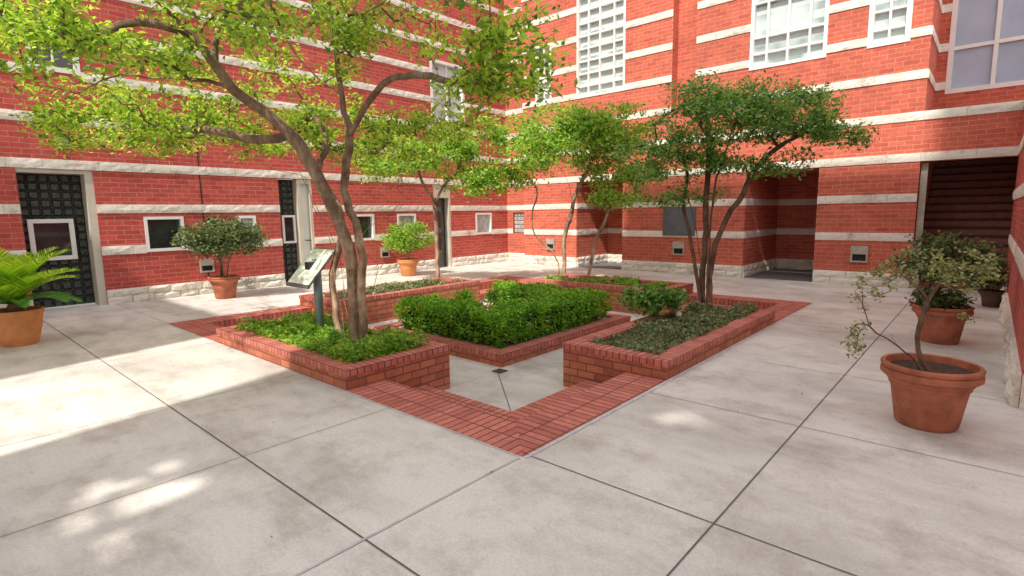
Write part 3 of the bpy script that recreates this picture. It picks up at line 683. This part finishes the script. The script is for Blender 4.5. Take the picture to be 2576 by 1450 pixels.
# ---- ground covers
def cover(name,label,x0,x1,y0,y1,z,n,mat,L,W,hgt=.09,over=.0,mask=None):
    q=RNG.uniform(size=(n,3));q[:,0]=x0-over+q[:,0]*(x1-x0+2*over);q[:,1]=y0-over+q[:,1]*(y1-y0+2*over)
    keep=[]
    for i in range(n):
        k=noise.noise(Vector((q[i,0]*2.2,q[i,1]*2.2,3.3)));k2=noise.noise(Vector((q[i,0]*7,q[i,1]*7,9)))
        keep.append(not mask or k>mask);q[i,2]=z+(.35+.5*k+.35*k2)*hgt*1.3*q[i,2]+.005
    q=q[np.array(keep)]
    o=leafmesh(name,q,M[mat],L,W,org=((x0+x1)/2,(y0+y1)/2,z),up=.5);tag(o,label,'ground cover',kind='stuff')
cover('ground_cover','bright green creeping ground cover around the sign post and big tree',PA[0]+.2,PA[1]-.2,PA[2]+.2,PA[3]-.2,.12,11000,'leafCoverB',.06,.032,.26,.05)
cover('ground_cover','dull green and brown creeping ground cover under the right tree',PBB[0]+.2,PBB[1]-.2,PBB[2]+.2,PBB[3]-.2,.12,11000,'leafCover',.055,.03,.18,.04)
cover('ground_cover','sparse ground cover in the far left planter',PD[0]+.2,PD[1]-.2,PD[2]+.2,PD[3]-.2,.12,4500,'leafCover',.07,.036,.18,.03,-.15)
cover('ground_cover','sparse ground cover in the back planter',PC[0]+.2,PC[1]-.2,PC[2]+.2,PC[3]-.2,.12,4500,'leafCoverB',.07,.036,.18,.03,-.15)
q=RNG.uniform(size=(36,3));q[:,0]=-8+q[:,0]*8;q[:,1]=.2+q[:,1]*9;q[:,2]=.008
q=q[~((q[:,0]<X1)&(q[:,1]>Y0))]
tag(leafmesh('fallen_leaves',q,M['leafCover'],.026,.013,up=3),'scattered tiny dry leaves on the paving','fallen leaves',kind='stuff')
# ================================================================ POTTED PLANTS
def pot(mb,c,s,style=0):
    if style==0: pr=[(0,0),(.20,0),(.215,.02),(.262,.33),(.275,.335),(.275,.36),(.285,.365),(.295,.38),(.30,.40),(.322,.405),(.338,.42),(.338,.455),(.322,.468),(.336,.48),(.34,.50),(.33,.515),(.305,.512),(.295,.44),(.295,.42)]
    else: pr=[(0,0),(.215,0),(.23,.02),(.30,.30),(.325,.47),(.34,.51),(.35,.54),(.34,.56),(.315,.56),(.305,.48)]
    mb.lathe([(r*s,z*s) for r,z in pr],c)
def potted(px,py,s,label,style=0,mat='terra'):
    c=G(px,py);t=thing('potted_plant',label,'potted plant',c)
    mb=MB();pot(mb,c,s,style);o=mb.build('pot',M[mat],t,smooth=True)
    try: o.data.set_sharp_from_angle(angle=math.radians(35))
    except Exception: pass
    z=(.455 if style==0 else .5)*s
    m=MB();k=24;m.v=[(c[0]+.3*s*math.cos(2*math.pi*i/k),c[1]+.3*s*math.sin(2*math.pi*i/k),z) for i in range(k)];m.f=[tuple(range(k))];m.m=[0]
    m.build('soil',M['soil'],o)
    return t,Vector((c[0],c[1],z)),(-c[0]*math.sin(TH)+c[1]*math.cos(TH))
def plantin(t,paths,ells,nt,seed,tr,bark,lm,per,spread,L,W,tipr=.0022,gap=0):
    d=grow(paths,ells,nt,seed,step=.06,trunk_r=tr,tipr=tipr,gap=gap);tree_mesh(d,'trunk',M[bark],t,flare=False)
    c,dr=leafpts(d,per,spread,seed+1);leafmesh('crown',c,M[lm],L,W,t,dirs=dr*.4)
t,b,F_=potted(2328,1066,.88,'large ribbed terracotta pot at right front with a small twisted tree')
plantin(t,[[b-Vector((0,0,.03))]+pf([(2305,880),(2312,820),(2335,760),(2370,710),(2400,670)],F_),[b-Vector((0,0,.03))-R3*.02]+pf([(2280,890),(2262,870),(2240,842)],F_),pf([(2280,890),(2235,850),(2190,820),(2165,770),(2170,720)],F_-.05),pf([(2335,760),(2300,710),(2250,690)],F_),pf([(2312,820),(2360,800),(2430,800)],F_)],
 [(P(2370,665,F_),(.36,.3,.14),1.6),(P(2240,700,F_),(.22,.2,.12)),(P(2160,850,F_),(.10,.12,.14),1.6),(P(2430,800,F_),(.09,.1,.07),.7),(P(2440,700,F_),(.2,.2,.14)),(P(2180,740,F_),(.18,.1,.11),1.1)],125,81,.016,'barkd','leafDull',9,.024,.036,.019,gap=-.1,tipr=.0015)
t,b,F_=potted(2362,860,.84,'terracotta pot behind the large right front pot, full of dark shrub')
plantin(t,[[b-Vector((0,0,.03))]+pf([(2365,770),(2360,730),(2350,690)],F_),[b-Vector((0,0,.03))+R3*.05]+pf([(2385,760),(2400,700)],F_)],
 [(P(2375,650,F_),(.56,.35,.28),2),(P(2370,755,F_),(.32,.30,.15),2.2)],230,83,.022,'barkd','leafPot',23,.05,.052,.028)
t,b,F_=potted(2492,772,.5,'small dark pot with a bushy shrub against the right wall',mat='darkpot')
plantin(t,[[b-Vector((0,0,.03))]+pf([(2490,735),(2486,710)],F_)],[(P(2478,690,F_),(.32,.3,.25))],90,85,.02,'barkd','leafPot',22,.045,.06,.03)
t,b,F_=potted(568,750,.84,'terracotta pot with a wide dark domed shrub by the left wall window')
dz=Vector((0,0,.03))
plantin(t,[[b-dz]+pf([(566,670),(556,640),(535,615)],F_),[b-dz+R3*.05]+pf([(575,660),(590,630),(610,610)],F_),[b-dz-R3*.04]+pf([(555,660),(548,630),(540,600)],F_)],[(P(560,600,F_),(.80,.7,.38))],220,87,.028,'barkd','leafPot',32,.075,.07,.038)
t,b,F_=potted(1028,694,.84,'orange terracotta pot with a domed shrub further along the left wall',mat='terra2')
plantin(t,[[b-dz]+pf([(1025,640),(1015,620),(1000,605)],F_),[b-dz+R3*.05]+pf([(1032,635),(1045,610)],F_)],[(P(1025,597,F_),(.66,.6,.36))],150,89,.028,'bark','leafT3',30,.08,.08,.042)
# sago palm
t,b,F_=potted(52,866,.80,'smooth orange terracotta pot with a sago palm at the left edge',1,'terra2')
fr=random.Random(5)
mb=MB();mb.lathe([(.07,0),(.09,.05),(.08,.12),(.03,.16),(0,.165)],tuple(b-Vector((0,0,.02))),14);mb.build('trunk',M['barkd'],t,smooth=True)
for ring,(n_,el,ln) in enumerate(((11,.20,.70),(12,.68,.88),(12,1.05,.92),(8,1.32,.80))):
    for i in range(n_):
        az=2*math.pi*(i+fr.uniform(-.2,.2)+.5*ring)/n_;e0=el+fr.uniform(-.1,.1);L_=ln*fr.uniform(.88,1.1);m=MB();pts=[];p=b+Vector((0,0,.1));e=e0+.3
        N_=12
        for j in range(N_+1):
            pts.append(p.copy());e-=.07+.004*j;dvec=Vector((math.cos(az)*math.cos(e),math.sin(az)*math.cos(e),math.sin(e)));p=p+dvec*(L_/N_)
        m.tube(pts,[.006*(1-j/(N_+3)) for j in range(N_+1)],4)
        sd=Vector((-math.sin(az),math.cos(az),0))
        for j in range(1,N_*3):
            f_=j/(N_*3);ii=int(f_*N_);q=pts[ii].lerp(pts[min(ii+1,N_)],f_*N_-ii);ax=(pts[min(ii+1,N_)]-pts[ii]).normalized();nz_=sd.cross(ax)
            ll=.17*math.sin(math.pi*min(1,f_*.93+.12))**.6*(L_/.75)
            for s_ in (-1,1):
                tip=q+sd*s_*ll*.75+ax*ll*.6-nz_*.035;w_=ax*.0095
                n0=len(m.v);m.v+=[tuple(q-w_),tuple(q+w_),tuple((q+tip)/2+w_*1.1-nz_*.002),tuple(tip),tuple((q+tip)/2-w_*1.1-nz_*.002)]
                m.f.append((n0,n0+1,n0+2,n0+3,n0+4));m.m.append(0)
        m.build('frond',M['sagod' if ring==0 else 'sago'],t)
# ================================================================ SIGN, LIGHTS
c=G(808,853,.1);sg=thing('interpretive_sign','slanted information panel on a green grey post in the front left planter','sign',c)
m=MB();m.tube([(c[0],c[1],.05),(c[0],c[1],1.06)],[.05,.05],20);m.build('post',M['post'],sg,smooth=True)
x0,x1=c[0]-.24,c[0]+.28;ya,za,yb,zb_=c[1]-.25,.77,c[1]+.12,1.17
m=MB()
def slab(mb,x0,x1,ya,za,yb,zb,th,mi=0):
    n=Vector((0,-(zb-za),(yb-ya))).normalized()*th
    a=[Vector((x0,ya,za)),Vector((x1,ya,za)),Vector((x1,yb,zb)),Vector((x0,yb,zb))];b=[q+n for q in a]
    mb.quad(*a,mi);mb.quad(*b,mi)
    for i in range(4): mb.quad(a[i],a[(i+1)%4],b[(i+1)%4],b[i],mi)
slab(m,x0,x1,ya,za,yb,zb_,.018);m.box(x0,x1,ya-.02,ya,za-.015,za+.02);m.build('panel_frame',M['frame'],sg)
def signmat():
    m,nt,N,L,B=newmat('sign_picture');p=pos_(N);n=noise_(N,L,p,14,4,.6)
    col=ramp_(N,L,n,[(.32,(.40,.62,.36)),(.42,(.68,.86,.60)),(.50,(.90,.94,.86)),(.66,(.74,.86,.80))])
    L.new(col,B.inputs['Base Color']);B.inputs['Roughness'].default_value=.25;return m
n=Vector((0,-(zb_-za),(yb-ya))).normalized()
m=MB();e=.016;fy=(yb-ya)*.035;fz=(zb_-za)*.035
o=n*.022
m.quad(Vector((x0+e,ya+fy,za+fz))+o,Vector((x1-e,ya+fy,za+fz))+o,Vector((x1-e,yb-fy,zb_-fz))+o,Vector((x0+e,yb-fy,zb_-fz))+o);pn=m.build('panel_face',signmat(),sg)
m=MB();m.box(c[0]-.05,c[0]+.05,c[1]-.12,c[1]+.06,.93,1.03);m.build('bracket',M['metal'],sg)
c=G(1707,808,.14);t=thing('garden_light','small white globe garden light in the right planter','garden light',c)
m=MB();m.tube([(c[0],c[1],.1),(c[0],c[1],.19)],[.016,.016],10);m.build('stake',M['metal'],t)
m=MB();m.lathe([(.042*math.sin(math.pi*i/10),.042-.042*math.cos(math.pi*i/10)) for i in range(11)],(c[0],c[1],.18),20);m.build('globe',M['globe'],t,smooth=True)
c=G(1533,712,.18);t=thing('garden_light','small dark spotlight on the back planter','garden light',c)
m=MB();m.box(c[0]-.08,c[0]+.08,c[1]-.05,c[1]+.05,.18,.24);m.box(c[0]-.1,c[0]+.1,c[1]-.07,c[1]+.07,.24,.26);m.build('housing',M['terra'],t)
m=MB();m.quad((c[0]-.06,c[1]-.053,.19),(c[0]+.06,c[1]-.053,.19),(c[0]+.06,c[1]-.053,.235),(c[0]-.06,c[1]-.053,.235));m.build('lens',M['globe'],t)
# ================================================================ CAMERA + LIGHT
cam=bpy.data.cameras.new('camera');co=bpy.data.objects.new('camera',cam);C.objects.link(co)
cam.sensor_width=36;cam.lens=36*FPX/2576;cam.clip_start=.05;cam.clip_end=500
Rv=Vector((math.cos(TH),math.sin(TH),0));Fh=Vector((-math.sin(TH),math.cos(TH),0));Zv=Vector((0,0,1))
Fw=Fh*math.cos(PIT)-Zv*math.sin(PIT);Up=Fh*math.sin(PIT)+Zv*math.cos(PIT)
Xc=Rv*math.cos(RHO)-Up*math.sin(RHO);Yc=Rv*math.sin(RHO)+Up*math.cos(RHO)
mm=Matrix((Xc,Yc,-Fw)).transposed().to_4x4();mm.translation=Vector((0,0,H));co.matrix_world=mm
bpy.context.scene.camera=co
S=Vector((.16,-.78,1)).normalized()
l=bpy.data.lights.new('sun','SUN');l.energy=5;l.angle=math.radians(.8);l.color=(1,.93,.82);lo=bpy.data.objects.new('sun',l);C.objects.link(lo)
lo.rotation_euler=(-S).to_track_quat('-Z','Y').to_euler()
W=bpy.data.worlds.new('World');bpy.context.scene.world=W;W.use_nodes=True;N=W.node_tree.nodes;L=W.node_tree.links;sk=N.new('ShaderNodeTexSky');sk.sky_type='NISHITA';sk.sun_disc=False
sk.sun_elevation=math.asin(S.z);sk.sun_rotation=math.atan2(S.x,S.y);sk.dust_density=3;sk.air_density=1.6;sk.ozone_density=1
tc=N.new('ShaderNodeTexCoord');nf=noise_(N,L,tc.outputs['Generated'],2.2,3,.6)
col=mix_(N,L,'MIX',ramp_(N,L,nf,[(.38,0),(.52,1)]),sk.outputs[0],(8.6,8.5,8.4))
L.new(col,N['Background'].inputs[0]);N['Background'].inputs[1].default_value=.15
sc=bpy.context.scene;sc.view_settings.view_transform='Standard';sc.view_settings.look='None';sc.view_settings.exposure=0
